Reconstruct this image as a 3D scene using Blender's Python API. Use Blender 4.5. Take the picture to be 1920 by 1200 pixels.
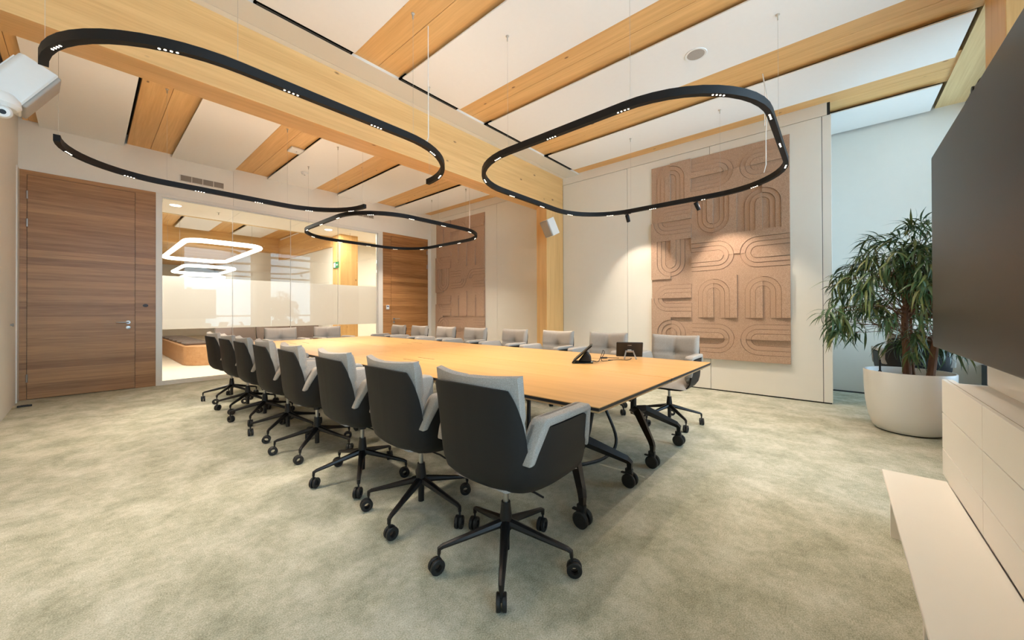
import bpy, bmesh, math, random
from mathutils import Vector, Matrix
import numpy as np
random.seed(7)
PI = math.pi
for o in list(bpy.data.objects): bpy.data.objects.remove(o)
scn = bpy.context.scene
COL = scn.collection

# ------------------------------------------------------------------ camera
cam_d = bpy.data.cameras.new('camera'); cam = bpy.data.objects.new('camera', cam_d); COL.objects.link(cam)
F_PX, CY = 697.345, 582.11
YAW, PITCH, ROLL = 0.851790, 0.0044217, -0.0034237
fw = Vector((math.sin(YAW)*math.cos(PITCH), math.cos(YAW)*math.cos(PITCH), math.sin(PITCH)))
r0 = Vector((math.cos(YAW), -math.sin(YAW), 0)); u0 = r0.cross(fw)
rr = r0*math.cos(ROLL) + u0*math.sin(ROLL); uu = u0*math.cos(ROLL) - r0*math.sin(ROLL)
mw = Matrix(((rr.x, uu.x, -fw.x, 0), (rr.y, uu.y, -fw.y, 0), (rr.z, uu.z, -fw.z, 1.2), (0, 0, 0, 1)))
cam.matrix_world = mw
cam_d.sensor_fit = 'HORIZONTAL'; cam_d.sensor_width = 36; cam_d.lens = 36*F_PX/1920
cam_d.shift_x = 0; cam_d.shift_y = -(600-CY)/1920
cam_d.clip_start = 0.02; cam_d.clip_end = 200
scn.camera = cam

# ------------------------------------------------------------------ world, exposure
SKY = 8.2          # daylight strength
LAMP = 1.0         # lamp scale
w = bpy.data.worlds.new('world'); scn.world = w; w.use_nodes = True
bg = w.node_tree.nodes['Background']; bg.inputs[0].default_value = (0.56, 0.78, 1.0, 1); bg.inputs[1].default_value = SKY
vs = scn.view_settings
vs.view_transform = 'Standard'; vs.look = 'None'; vs.gamma = 1; vs.use_curve_mapping = False; vs.exposure = 0.14
WARM = (1.0, 0.86, 0.71)

# window portals (daylight enters through the facade windows)
WINX = [(-0.60, 1.78), (2.34, 4.58), (5.14, 7.38)]
FY = -1.36                       # facade plane
for i, (a, b) in enumerate(WINX):
    l = bpy.data.lights.new('window_portal', 'AREA'); l.shape = 'RECTANGLE'; l.size = b-a; l.size_y = 3.36
    l.cycles.is_portal = True
    o = bpy.data.objects.new('window_portal', l); COL.objects.link(o)
    o.location = ((a+b)/2, FY-0.125, 2.20); o.rotation_euler = (PI/2, 0, 0)     # emits to +Y

# ------------------------------------------------------------------ materials
def S(r, g, b):
    f = lambda c: ((c/255+0.055)/1.055)**2.4 if c > 10 else c/255/12.92
    return (f(r), f(g), f(b), 1)
MATS = {}
def newmat(name):
    m = bpy.data.materials.new(name); m.use_nodes = True
    MATS[name] = m
    nt = m.node_tree
    return m, nt, nt.nodes['Principled BSDF']
def nd(nt, t, **kw):
    n = nt.nodes.new(t)
    for k, v in kw.items(): setattr(n, k, v)
    return n
def plain(name, col, rough=0.5, metal=0.0, var=0.06, scale=40, bump=0.0, bscale=300, spec=None, coat=0):
    m, nt, p = newmat(name)
    tc = nd(nt, 'ShaderNodeTexCoord'); nz = nd(nt, 'ShaderNodeTexNoise'); nz.inputs['Scale'].default_value = scale
    nz.inputs['Detail'].default_value = 3
    nt.links.new(tc.outputs['Object'], nz.inputs['Vector'])
    mx = nd(nt, 'ShaderNodeMix', data_type='RGBA')
    mx.inputs[6].default_value = tuple(c*(1-var) for c in col[:3])+(1,); mx.inputs[7].default_value = tuple(min(1, c*(1+var)) for c in col[:3])+(1,)
    nt.links.new(nz.outputs['Fac'], mx.inputs[0]); nt.links.new(mx.outputs[2], p.inputs['Base Color'])
    p.inputs['Roughness'].default_value = rough; p.inputs['Metallic'].default_value = metal
    if spec is not None: p.inputs['Specular IOR Level'].default_value = spec
    if coat: p.inputs['Coat Weight'].default_value = coat; p.inputs['Coat Roughness'].default_value = .1
    if bump:
        n2 = nd(nt, 'ShaderNodeTexNoise'); n2.inputs['Scale'].default_value = bscale; n2.inputs['Detail'].default_value = 2
        nt.links.new(tc.outputs['Object'], n2.inputs['Vector'])
        bp = nd(nt, 'ShaderNodeBump'); bp.inputs['Strength'].default_value = bump; bp.inputs['Distance'].default_value = .004
        nt.links.new(n2.outputs['Fac'], bp.inputs['Height']); nt.links.new(bp.outputs['Normal'], p.inputs['Normal'])
    return m
def wood(name, c_lo, c_hi, axis, fine=60, rough=0.5, knots=0.0, streak=9.0, strips=0.0, knotcol=S(105, 62, 30), per_object=0.0):
    """grain runs along axis 'x','y' or 'z'; strips = veneer strip height across z"""
    m, nt, p = newmat(name); L = nt.links.new
    tc = nd(nt, 'ShaderNodeTexCoord'); mp = nd(nt, 'ShaderNodeMapping')
    lo = 0.035
    sc = {'x': (lo, 1, 1), 'y': (1, lo, 1), 'z': (1, 1, lo)}[axis]
    mp.inputs['Scale'].default_value = sc
    L(tc.outputs['Object'], mp.inputs['Vector'])
    oi = nd(nt, 'ShaderNodeObjectInfo')
    addv = nd(nt, 'ShaderNodeVectorMath', operation='ADD'); mulr = nd(nt, 'ShaderNodeMath', operation='MULTIPLY'); mulr.inputs[1].default_value = 37.0
    L(oi.outputs['Random'], mulr.inputs[0]); L(mp.outputs[0], addv.inputs[0]); L(mulr.outputs[0], addv.inputs[1])
    n1 = nd(nt, 'ShaderNodeTexNoise'); n1.inputs['Scale'].default_value = streak; n1.inputs['Detail'].default_value = 5; n1.inputs['Roughness'].default_value = .6
    n1.inputs['Distortion'].default_value = .6
    n2 = nd(nt, 'ShaderNodeTexNoise'); n2.inputs['Scale'].default_value = fine; n2.inputs['Detail'].default_value = 3
    L(addv.outputs[0], n1.inputs['Vector']); L(addv.outputs[0], n2.inputs['Vector'])
    cmb = nd(nt, 'ShaderNodeMath', operation='MULTIPLY_ADD'); cmb.inputs[1].default_value = .45
    L(n2.outputs['Fac'], cmb.inputs[0])
    m1 = nd(nt, 'ShaderNodeMath', operation='MULTIPLY'); m1.inputs[1].default_value = .75; L(n1.outputs['Fac'], m1.inputs[0]); L(m1.outputs[0], cmb.inputs[2])
    val = cmb.outputs[0]
    if strips:
        sx = nd(nt, 'ShaderNodeSeparateXYZ'); L(tc.outputs['Object'], sx.inputs[0])
        dv = nd(nt, 'ShaderNodeMath', operation='DIVIDE'); dv.inputs[1].default_value = strips; L(sx.outputs['Z'], dv.inputs[0])
        fl = nd(nt, 'ShaderNodeMath', operation='FLOOR'); L(dv.outputs[0], fl.inputs[0])
        wn = nd(nt, 'ShaderNodeTexWhiteNoise', noise_dimensions='1D'); L(fl.outputs[0], wn.inputs['W'])
        ad = nd(nt, 'ShaderNodeMath', operation='MULTIPLY_ADD'); ad.inputs[1].default_value = .28; L(wn.outputs['Value'], ad.inputs[0])
        sb = nd(nt, 'ShaderNodeMath', operation='SUBTRACT'); sb.inputs[1].default_value = .14; L(val, sb.inputs[0]); L(sb.outputs[0], ad.inputs[2]); val = ad.outputs[0]
    if per_object:
        ad = nd(nt, 'ShaderNodeMath', operation='MULTIPLY_ADD'); ad.inputs[1].default_value = per_object; L(oi.outputs['Random'], ad.inputs[0])
        L(val, ad.inputs[2]); val = ad.outputs[0]
    cr = nd(nt, 'ShaderNodeValToRGB'); cr.color_ramp.elements[0].position = .38; cr.color_ramp.elements[1].position = .82
    cr.color_ramp.elements[0].color = c_lo; cr.color_ramp.elements[1].color = c_hi
    L(val, cr.inputs[0]); colout = cr.outputs[0]
    if knots:
        mk = nd(nt, 'ShaderNodeMapping'); ks = {'x': (.45, 1, 1), 'y': (1, .45, 1), 'z': (1, 1, .45)}[axis]
        mk.inputs['Scale'].default_value = ks; L(tc.outputs['Object'], mk.inputs['Vector'])
        ak = nd(nt, 'ShaderNodeVectorMath', operation='ADD'); L(mk.outputs[0], ak.inputs[0]); L(mulr.outputs[0], ak.inputs[1])
        vo = nd(nt, 'ShaderNodeTexVoronoi'); vo.inputs['Scale'].default_value = knots; L(ak.outputs[0], vo.inputs['Vector'])
        kr = nd(nt, 'ShaderNodeValToRGB'); kr.color_ramp.elements[0].position = .045; kr.color_ramp.elements[1].position = .08
        kr.color_ramp.elements[0].color = (1, 1, 1, 1); kr.color_ramp.elements[1].color = (0, 0, 0, 1)
        L(vo.outputs['Distance'], kr.inputs[0])
        mx = nd(nt, 'ShaderNodeMix', data_type='RGBA'); mx.inputs[7].default_value = knotcol
        mm = nd(nt, 'ShaderNodeMath', operation='MULTIPLY'); mm.inputs[1].default_value = .8; L(kr.outputs[0], mm.inputs[0])
        L(mm.outputs[0], mx.inputs[0]); L(colout, mx.inputs[6]); colout = mx.outputs[2]
    L(colout, p.inputs['Base Color']); p.inputs['Roughness'].default_value = rough
    return m
def emit(name, col, strength):
    m = bpy.data.materials.new(name); m.use_nodes = True; nt = m.node_tree; nt.nodes.clear()
    e = nd(nt, 'ShaderNodeEmission'); e.inputs[0].default_value = (*col, 1); e.inputs[1].default_value = strength
    o = nd(nt, 'ShaderNodeOutputMaterial'); nt.links.new(e.outputs[0], o.inputs[0]); MATS[name] = m
    return m
def glass(name, tint, ior=1.5, frost=0.0):
    m = bpy.data.materials.new(name); m.use_nodes = True; nt = m.node_tree; nt.nodes.clear(); L = nt.links.new
    o = nd(nt, 'ShaderNodeOutputMaterial'); t = nd(nt, 'ShaderNodeBsdfTransparent'); t.inputs[0].default_value = tint
    g = nd(nt, 'ShaderNodeBsdfGlossy'); g.inputs['Roughness'].default_value = .0 if not frost else .12
    fr = nd(nt, 'ShaderNodeFresnel'); fr.inputs[0].default_value = ior
    base = t.outputs[0]
    if frost:
        tl = nd(nt, 'ShaderNodeBsdfTranslucent'); tl.inputs[0].default_value = (.92, .88, .84, 1)
        df = nd(nt, 'ShaderNodeBsdfDiffuse'); df.inputs[0].default_value = (.72, .74, .72, 1)
        m1 = nd(nt, 'ShaderNodeMixShader'); m1.inputs[0].default_value = .15; L(tl.outputs[0], m1.inputs[1]); L(df.outputs[0], m1.inputs[2])
        m2 = nd(nt, 'ShaderNodeMixShader'); m2.inputs[0].default_value = frost; L(t.outputs[0], m2.inputs[1]); L(m1.outputs[0], m2.inputs[2]); base = m2.outputs[0]
    mx = nd(nt, 'ShaderNodeMixShader'); L(fr.outputs[0], mx.inputs[0]); L(base, mx.inputs[1]); L(g.outputs[0], mx.inputs[2])
    L(mx.outputs[0], o.inputs[0]); MATS[name] = m
    return m

def carpet():
    m, nt, p = newmat('carpet'); L = nt.links.new
    tc = nd(nt, 'ShaderNodeTexCoord')
    mp = nd(nt, 'ShaderNodeMapping'); mp.inputs['Scale'].default_value = (1.15, 1.0, 1); L(tc.outputs['Object'], mp.inputs[0])
    n1 = nd(nt, 'ShaderNodeTexNoise'); n1.inputs['Scale'].default_value = 3.6; n1.inputs['Detail'].default_value = 6; n1.inputs['Roughness'].default_value = .62; n1.inputs['Distortion'].default_value = .3
    L(mp.outputs[0], n1.inputs['Vector'])
    n2 = nd(nt, 'ShaderNodeTexNoise'); n2.inputs['Scale'].default_value = 180; n2.inputs['Detail'].default_value = 4; L(tc.outputs['Object'], n2.inputs['Vector'])
    mp3 = nd(nt, 'ShaderNodeMapping'); mp3.inputs['Scale'].default_value = (9, 9, 1); L(tc.outputs['Object'], mp3.inputs[0])
    n3 = nd(nt, 'ShaderNodeTexNoise'); n3.inputs['Scale'].default_value = 3; n3.inputs['Detail'].default_value = 4; L(mp3.outputs[0], n3.inputs['Vector'])
    a1 = nd(nt, 'ShaderNodeMath', operation='MULTIPLY_ADD'); a1.inputs[1].default_value = .60; L(n2.outputs['Fac'], a1.inputs[0]); 
    b1 = nd(nt, 'ShaderNodeMath', operation='MULTIPLY'); b1.inputs[1].default_value = .55; L(n1.outputs['Fac'], b1.inputs[0])
    a0 = nd(nt, 'ShaderNodeMath', operation='MULTIPLY_ADD'); a0.inputs[1].default_value = .22; L(n3.outputs['Fac'], a0.inputs[0]); L(b1.outputs[0], a0.inputs[2])
    L(a0.outputs[0], a1.inputs[2])
    cr = nd(nt, 'ShaderNodeValToRGB'); e = cr.color_ramp.elements
    e[0].position = .51; e[0].color = S(138, 139, 119); e[1].position = .86; e[1].color = S(209, 206, 190)
    k = cr.color_ramp.elements.new(.68); k.color = S(176, 174, 154)
    L(a1.outputs[0], cr.inputs[0]); L(cr.outputs[0], p.inputs['Base Color'])
    p.inputs['Roughness'].default_value = .95; p.inputs['Specular IOR Level'].default_value = .1
    bp = nd(nt, 'ShaderNodeBump'); bp.inputs['Strength'].default_value = .5; bp.inputs['Distance'].default_value = .004
    L(n2.outputs['Fac'], bp.inputs['Height']); L(bp.outputs[0], p.inputs['Normal'])
    return m
def felt():
    m, nt, p = newmat('felt'); L = nt.links.new
    tc = nd(nt, 'ShaderNodeTexCoord')
    n = nd(nt, 'ShaderNodeTexNoise'); n.inputs['Scale'].default_value = 160; n.inputs['Detail'].default_value = 4; L(tc.outputs['Object'], n.inputs['Vector'])
    cr = nd(nt, 'ShaderNodeValToRGB'); e = cr.color_ramp.elements
    e[0].position = .35; e[0].color = S(165, 134, 112); e[1].position = .68; e[1].color = S(201, 172, 148)
    L(n.outputs['Fac'], cr.inputs[0]); L(cr.outputs[0], p.inputs['Base Color']); p.inputs['Roughness'].default_value = 1; p.inputs['Specular IOR Level'].default_value = .05
    return m
def fabric(name, lo, hi, scale=260):
    m, nt, p = newmat(name); L = nt.links.new
    tc = nd(nt, 'ShaderNodeTexCoord'); mp = nd(nt, 'ShaderNodeMapping'); mp.inputs['Scale'].default_value = (1, 1, 3.2); L(tc.outputs['Object'], mp.inputs[0])
    n = nd(nt, 'ShaderNodeTexNoise'); n.inputs['Scale'].default_value = scale; n.inputs['Detail'].default_value = 3; L(mp.outputs[0], n.inputs['Vector'])
    cr = nd(nt, 'ShaderNodeValToRGB'); e = cr.color_ramp.elements; e[0].position = .3; e[0].color = lo; e[1].position = .72; e[1].color = hi
    L(n.outputs['Fac'], cr.inputs[0]); L(cr.outputs[0], p.inputs['Base Color']); p.inputs['Roughness'].default_value = .95; p.inputs['Specular IOR Level'].default_value = .15
    p.inputs['Sheen Weight'].default_value = .15
    bp = nd(nt, 'ShaderNodeBump'); bp.inputs['Strength'].default_value = .35; bp.inputs['Distance'].default_value = .002
    L(n.outputs['Fac'], bp.inputs['Height']); L(bp.outputs[0], p.inputs['Normal'])
    return m

M_carpet = carpet(); M_felt = felt()
M_feltd = plain('felt_backing', S(120, 92, 76), .95)  # darker tone puts the shade along the felt edges into the groove colour
M_paint = plain('white_paint', S(236, 229, 216), .6, var=.02, scale=8)
M_paintg = plain('white_wall_panel', S(232, 226, 214), .45, var=.015, scale=8)
M_ceilp = plain('acoustic_panel', S(240, 235, 228), .9, var=.015, scale=20, bump=.1, bscale=500)
M_dark = plain('dark_void', S(38, 34, 30), .9)
M_void = plain('black_void', S(12, 11, 10), 1.0, spec=0)
M_slab = plain('slab', S(70, 62, 54), .9)
SP_LO, SP_HI = S(207, 157, 95), S(232, 186, 122)
M_plank = wood('spruce_plank', SP_LO, SP_HI, 'y', knots=5.5, streak=14, per_object=.08)
M_beamx = wood('spruce_beam_x', SP_LO, SP_HI, 'x', knots=4.5, streak=12)
M_beamy = wood('spruce_beam_y', SP_LO, SP_HI, 'y', knots=4.5, streak=12)
M_colz = wood('spruce_column', SP_LO, SP_HI, 'z', knots=4.5, streak=12)
M_plate = wood('spruce_plate_pale', S(205, 168, 112), S(232, 204, 150), 'x', knots=2.5)
M_veneer = wood('oak_veneer_brown', S(138, 96, 57), S(182, 136, 88), 'x', fine=110, streak=26, strips=.105, rough=.4)
M_veneer2 = wood('oak_veneer_amber', S(138, 90, 48), S(190, 138, 84), 'x', fine=110, streak=26, strips=.105, rough=.4)
M_oak = wood('oak_tabletop', S(190, 143, 85), S(214, 167, 107), 'y', fine=80, streak=14, rough=.35)
M_ply = wood('plywood_edge', S(176, 138, 92), S(206, 170, 120), 'y', fine=60, rough=.6)
M_blackedge = plain('black_edge', S(40, 36, 34), .5)
M_fabric = fabric('light_grey_fabric', S(136, 128, 118), S(188, 180, 170))
M_lounge_f = fabric('brown_grey_fabric', S(96, 82, 74), S(130, 112, 102), 120)
M_shell = plain('charcoal_shell', S(33, 30, 28), .6, spec=.3, var=.08, scale=30, bump=.15, bscale=700)
M_blackm = plain('black_metal', S(30, 27, 26), .38, metal=.3, var=.1)
M_blackp = plain('black_plastic', S(24, 23, 23), .5, var=.1)
M_bronze = plain('dark_bronze', S(58, 46, 40), .35, metal=.6)
M_chrome = plain('brushed_steel', S(176, 174, 170), .32, metal=.95, var=.05)
M_track = plain('black_track', S(19, 17, 16), .6, metal=0, spec=.3)
M_whitep = plain('white_plastic', S(232, 229, 223), .4, var=.015)
M_grille = plain('grey_grille', S(166, 158, 148), .7, var=.12, scale=400)
M_pot = plain('white_lacquer', S(236, 234, 229), .3, var=.012, scale=6)
M_media = plain('cream_laminate', S(246, 240, 230), .35, var=.012, scale=6)
M_tan = plain('tan_backing', S(150, 128, 104), .8)
M_sill = plain('dark_sill', S(44, 56, 66), .5)
M_soil = plain('granulate', S(96, 80, 66), .95, var=.3, scale=200)
M_tvs = plain('tv_screen', S(17, 14, 12), .32, var=.02, spec=.28)
M_tvb = plain('tv_bezel', S(34, 30, 27), .35, metal=.4)
M_bark = wood('bark', S(84, 56, 40), S(136, 98, 74), 'z', fine=90, rough=.9)
M_leaf = plain('leaf_green', S(62, 88, 48), .38, var=.35, scale=9)
M_leaf2 = plain('leaf_olive', S(104, 112, 58), .42, var=.3, scale=9)
M_wire = plain('steel_wire', S(190, 182, 170), .4, metal=.4)
M_cord = plain('white_cord', S(226, 218, 206), .5)
M_glass = glass('clear_glass', (.90, .93, .91, 1), 1.36)
M_frost = glass('frosted_film', (.92, .92, .90, 1), 1.3, frost=.80)
M_winglass = glass('window_glass', (.94, .97, .97, 1), 1.45)
M_winframe = plain('window_frame_grey', S(58, 60, 62), .5)
M_frame = plain('white_aluminium', S(226, 220, 208), .4, var=.01)
M_led = emit('led_dot', (1.0, .86, .66), 12)
M_ledring = emit('led_ring', (1.0, .93, .84), 5.0)
M_down = emit('downlight', (1.0, .92, .82), 14)
M_lfloor = plain('pale_lounge_floor', S(222, 208, 188), .6, var=.03)
M_lbench = wood('lounge_oak', S(178, 128, 84), S(206, 158, 112), 'x', fine=70, streak=12)
M_green = plain('exit_green', S(30, 120, 70), .5)
M_screen = emit('small_display', (.10, .09, .16), 1.0)

# ------------------------------------------------------------------ mesh helpers
class B:
    """collects shapes into one bmesh"""
    def __init__(s): s.bm = bmesh.new()
    def box(s, x0, x1, y0, y1, z0, z1, bev=0.0, seg=2):
        b = bmesh.new()
        vs_ = [b.verts.new((x, y, z)) for z in (z0, z1) for y in (y0, y1) for x in (x0, x1)]
        for f in ((0, 2, 3, 1), (4, 5, 7, 6), (0, 1, 5, 4), (2, 6, 7, 3), (0, 4, 6, 2), (1, 3, 7, 5)): b.faces.new([vs_[i] for i in f])
        if bev: bmesh.ops.bevel(b, geom=b.edges[:], offset=bev, segments=seg, affect='EDGES', profile=.5)
        s.merge(b); return s
    def merge(s, b, mat=None):
        if mat is not None: bmesh.ops.transform(b, matrix=mat, verts=b.verts)
        me = bpy.data.meshes.new('tmp'); b.to_mesh(me); b.free(); s.bm.from_mesh(me); bpy.data.meshes.remove(me)
    def tube(s, pts, rad, n=8, closed=False, cap=True, flat=1.0):
        pts = [Vector(p) for p in pts]; N = len(pts)
        if not hasattr(rad, '__len__'): rad = [rad]*N
        t0 = (pts[1]-pts[0]).normalized()
        up = Vector((0, 0, 1)) if abs(t0.z) < .9 else Vector((1, 0, 0))
        a = t0.cross(up).normalized(); rings = []
        for i, p in enumerate(pts):
            if closed: t = (pts[(i+1) % N]-pts[i-1]).normalized()
            else: t = (pts[min(i+1, N-1)]-pts[max(i-1, 0)]).normalized()
            a = (a-t*a.dot(t)).normalized(); c = t.cross(a)
            rings.append([s.bm.verts.new(p+(a*math.cos(2*PI*k/n)+c*math.sin(2*PI*k/n)*flat)*rad[i]) for k in range(n)])
        for i in range(N if closed else N-1):
            A, Bq = rings[i], rings[(i+1) % N]
            for k in range(n): s.bm.faces.new((A[k], A[(k+1) % n], Bq[(k+1) % n], Bq[k]))
        if cap and not closed:
            s.bm.faces.new(rings[0][::-1]); s.bm.faces.new(rings[-1])
        return s
    def lathe(s, prof, n=24, mat=None, closed=False):
        b = bmesh.new(); rings = []
        for r, z in prof:
            if r < 1e-6: rings.append([b.verts.new((0, 0, z))])
            else: rings.append([b.verts.new((r*math.cos(2*PI*k/n), r*math.sin(2*PI*k/n), z)) for k in range(n)])
        m = len(rings)
        for i in range(m if closed else m-1):
            A, C = rings[i], rings[(i+1) % m]
            for k in range(n):
                k2 = (k+1) % n
                if len(A) == 1 and len(C) == 1: continue
                if len(A) == 1: b.faces.new((A[0], C[k2], C[k]))
                elif len(C) == 1: b.faces.new((A[k], A[k2], C[0]))
                else: b.faces.new((A[k], A[k2], C[k2], C[k]))
        bmesh.ops.recalc_face_normals(b, faces=b.faces[:])
        s.merge(b, mat); return s
    def prism(s, poly, axis, lo, hi, bev=0.0, seg=2):
        """poly: 2D points; axis 'x': (y,z) pts, 'y': (x,z) pts, 'z': (x,y) pts"""
        b = bmesh.new()
        def P(p, h): return {'x': (h, p[0], p[1]), 'y': (p[0], h, p[1]), 'z': (p[0], p[1], h)}[axis]
        A = [b.verts.new(P(p, lo)) for p in poly]; C = [b.verts.new(P(p, hi)) for p in poly]; n = len(poly)
        b.faces.new(A); b.faces.new(C[::-1])
        for i in range(n): b.faces.new((A[i], C[i], C[(i+1) % n], A[(i+1) % n]))
        bmesh.ops.recalc_face_normals(b, faces=b.faces[:])
        if bev: bmesh.ops.bevel(b, geom=b.edges[:], offset=bev, segments=seg, affect='EDGES', profile=.5)
        s.merge(b); return s
    def build(s, name, mat, parent=None, smooth=False, angle=35):
        me = bpy.data.meshes.new(name); s.bm.to_mesh(me); s.bm.free()
        return link(name, me, mat, parent, smooth, angle)
def link(name, me, mat, parent=None, smooth=False, angle=35):
    if mat is not None and not me.materials: me.materials.append(mat)
    if smooth:
        me.polygons.foreach_set('use_smooth', [True]*len(me.polygons)); me.set_sharp_from_angle(angle=math.radians(angle))
    o = bpy.data.objects.new(name, me); COL.objects.link(o)
    if parent is not None: o.parent = parent
    return o
def tag(o, label=None, cat=None, group=None, kind=None):
    if label: o['label'] = label
    if cat: o['category'] = cat
    if group: o['group'] = group
    if kind: o['kind'] = kind
    return o
def thing(name, label, cat, loc=(0, 0, 0), rz=0, group=None, kind=None):
    o = bpy.data.objects.new(name, None); COL.objects.link(o); o.location = loc; o.rotation_euler = (0, 0, rz); o.empty_display_size = .1
    return tag(o, label, cat, group, kind)
def box(name, x0, x1, y0, y1, z0, z1, mat, parent=None, bev=0.0): return B().box(x0, x1, y0, y1, z0, z1, bev).build(name, mat, parent)
def dup(o, parent=None):
    c = o.copy(); COL.objects.link(c); c.parent = parent
    for ch in [x for x in ALLCH.get(o.name, [])]: dup(ch, c)
    return c
ALLCH = {}
def index_children():
    ALLCH.clear()
    for o in bpy.data.objects:
        if o.parent: ALLCH.setdefault(o.parent.name, []).append(o)
def arc(cx, cy, r, a0, a1, n=8): return [(cx+r*math.cos(a0+(a1-a0)*i/n), cy+r*math.sin(a0+(a1-a0)*i/n)) for i in range(n+1)]

# ------------------------------------------------------------------ the room
XL, XW, XR, YG = -0.63, 6.295, 7.42, 8.5
ZP, ZK = 3.85, 3.90
tag(box('floor', XL-.1, XR+.1, FY-.1, YG+.1, -.1, 0, M_carpet), 'sage green mottled carpet of the meeting room', 'floor', kind='structure')
ceil = tag(box('ceiling', XL-.1, XR+.1, FY-.2, YG+.1, 4.05, 4.15, M_slab), 'timber ceiling with spruce planks and white acoustic panels', 'ceiling', kind='structure')
PANX = [(-1.05, -1.03), (-.45, .38), (.94, 1.80), (2.35, 3.205), (3.72, 4.60), (5.165, 5.98), (6.60, 7.37)]
for a, b in PANX[1:]:
    box('ceiling_panel', a, b, -.94, 3.695, ZP, ZP+.014, M_ceilp, ceil, .002)
    if a < 6.2: box('ceiling_panel', a, b, 4.55, YG, ZP, ZP+.014, M_ceilp, ceil, .002)
for i in range(len(PANX)-1):
    a, b = PANX[i][1], PANX[i+1][0]
    a = max(a, XL)
    gap = .035
    m_ = (a+gap+b-.008+.02)/2 if i else (a+b)/2
    for (p, q) in ((a+gap, m_-.002), (m_+.002, b+.012)):
        box('ceiling_plank', p-.05 if p == a+gap else p, q if p == a+gap else q+.05, -1.0, 4.14, ZK, ZK+.06, M_plank, ceil, .002)
        if p < XW-.1: box('ceiling_plank', p, min(q, XW), 4.46, YG, ZK, ZK+.06, M_plank, ceil, .002)
# cross beam, its columns, soffit strip
tag(box('trim_1', XL, XW, 4.14, 4.455, 3.205, 4.05, M_beamx, None, .004), 'long spruce glulam beam crossing the ceiling above the table', 'beam', kind='structure')
tag(box('trim_2', 5.735, XW, 4.14, 4.38, 0, 3.205, M_colz, None, .004), 'spruce column carrying the long beam, between the two felt panels', 'column', kind='structure')
t3 = thing('trim_3', 'white soffit strip with dark slots running along the long beam', 'trim', kind='structure')
box('soffit_board', XL, XW, 4.066, 4.14, 3.868, 3.90, M_paint, t3); box('soffit_board', XL, XW, 3.775, 4.060, 3.868, 3.90, M_frame, t3)
[box('slot_back', max(a, XL), min(b, XW-.3 if a < 5 else b), 3.64, 3.80, 3.872, 3.886, M_void, t3) for a, b in PANX[1:6]]; [box('slot_rail', max(a, XL)+.02, b-.02, 3.745, 3.757, 3.866, 3.872, M_winframe, t3) for a, b in PANX[1:6]]
# left wall with jamb strip
wl = tag(box('wall_left', XL-.1, XL, FY-.1, YG, 0, 4.05, M_paint), 'plain white side wall left of the dark oak door', 'wall', kind='structure')
box('jamb_strip', XL, XL+.012, 8.28, 8.50, 0.0, 3.2, M_frame, wl)
# right wall: panels with seams
wr = thing('wall_right', 'white panelled partition wall behind the felt reliefs', 'wall', kind='structure')
box('wall_core', XW+.02, XW+.10, .06, YG, 0, 4.05, M_dark, wr)
ys = [(.056, .142), (.142, 1.465), (1.465, 2.79), (2.79, 4.14), (4.38, 5.97), (5.97, YG)]
g = .003
for a, b in ys: box('wall_panel', XW, XW+.03, a+g, b-g, .018, 3.735-g, M_paintg, wr, .0015)
box('wall_header', XW, XW+.03, .09, 4.14, 3.735+g, ZK+.0, M_paintg, wr); box('wall_header', XW, XW+.03, 4.38, YG, 3.735+g, ZK, M_paintg, wr)
box('end_post', XW, XW+.11, .05, .06, .018, 3.735, M_paintg, wr)
# recess beyond the partition
tag(box('wall_recess', XR, XR+.1, FY-.1, 1.0, 0, 4.05, M_paint), 'daylit white wall of the window bay behind the plant', 'wall', kind='structure')
box('added_wall_inner', XW+.10, XR, .9, 1.0, 0, 4.05, M_paint).parent = bpy.data.objects['wall_recess']  # unseen wall added to keep sky light from leaking in
box('skirting', XR-.012, XR, FY, .9, 0.0, .02, M_winframe, bpy.data.objects['wall_recess'])
# facade
wf = thing('wall_front', 'window facade with spruce posts behind the television', 'wall', kind='structure')
box('edge_plate', XL, XR, FY-.1, -.985, 3.885, 4.05, M_plate, wf); box('sill', XL, XR, FY-.12, FY, 0, .52, M_sill, wf)
for a, b in ((1.80, 2.32), (4.60, 5.12)): box('facade_post', a, b, FY-.1, -.975, 0, 4.0, M_colz, wf, .004)
for i, (a, b) in enumerate(WINX):
    wn = thing('window_%d' % (i+2), 'tall facade window with dark grey frame, bay %d from the door side' % (i+1), 'window', kind='structure')
    for z0, z1 in ((.52, .59), (3.80, 3.885)): box('frame_rail', a, b, FY-.09, FY-.02, z0, z1, M_winframe, wn)
    for z0, z1 in ((1.05, 1.11), (2.68, 2.74)): box('transom', a, b, FY-.09, FY-.03, z0, z1, M_winframe, wn)
    for x0, x1 in ((a, a+.06), (b-.06, b)): box('frame_post', x0, x1, FY-.09, FY-.02, .59, 3.80, M_winframe, wn)
    box('pane', a+.06, b-.06, FY-.066, FY-.058, .59, 3.80, M_winglass, wn)

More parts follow.
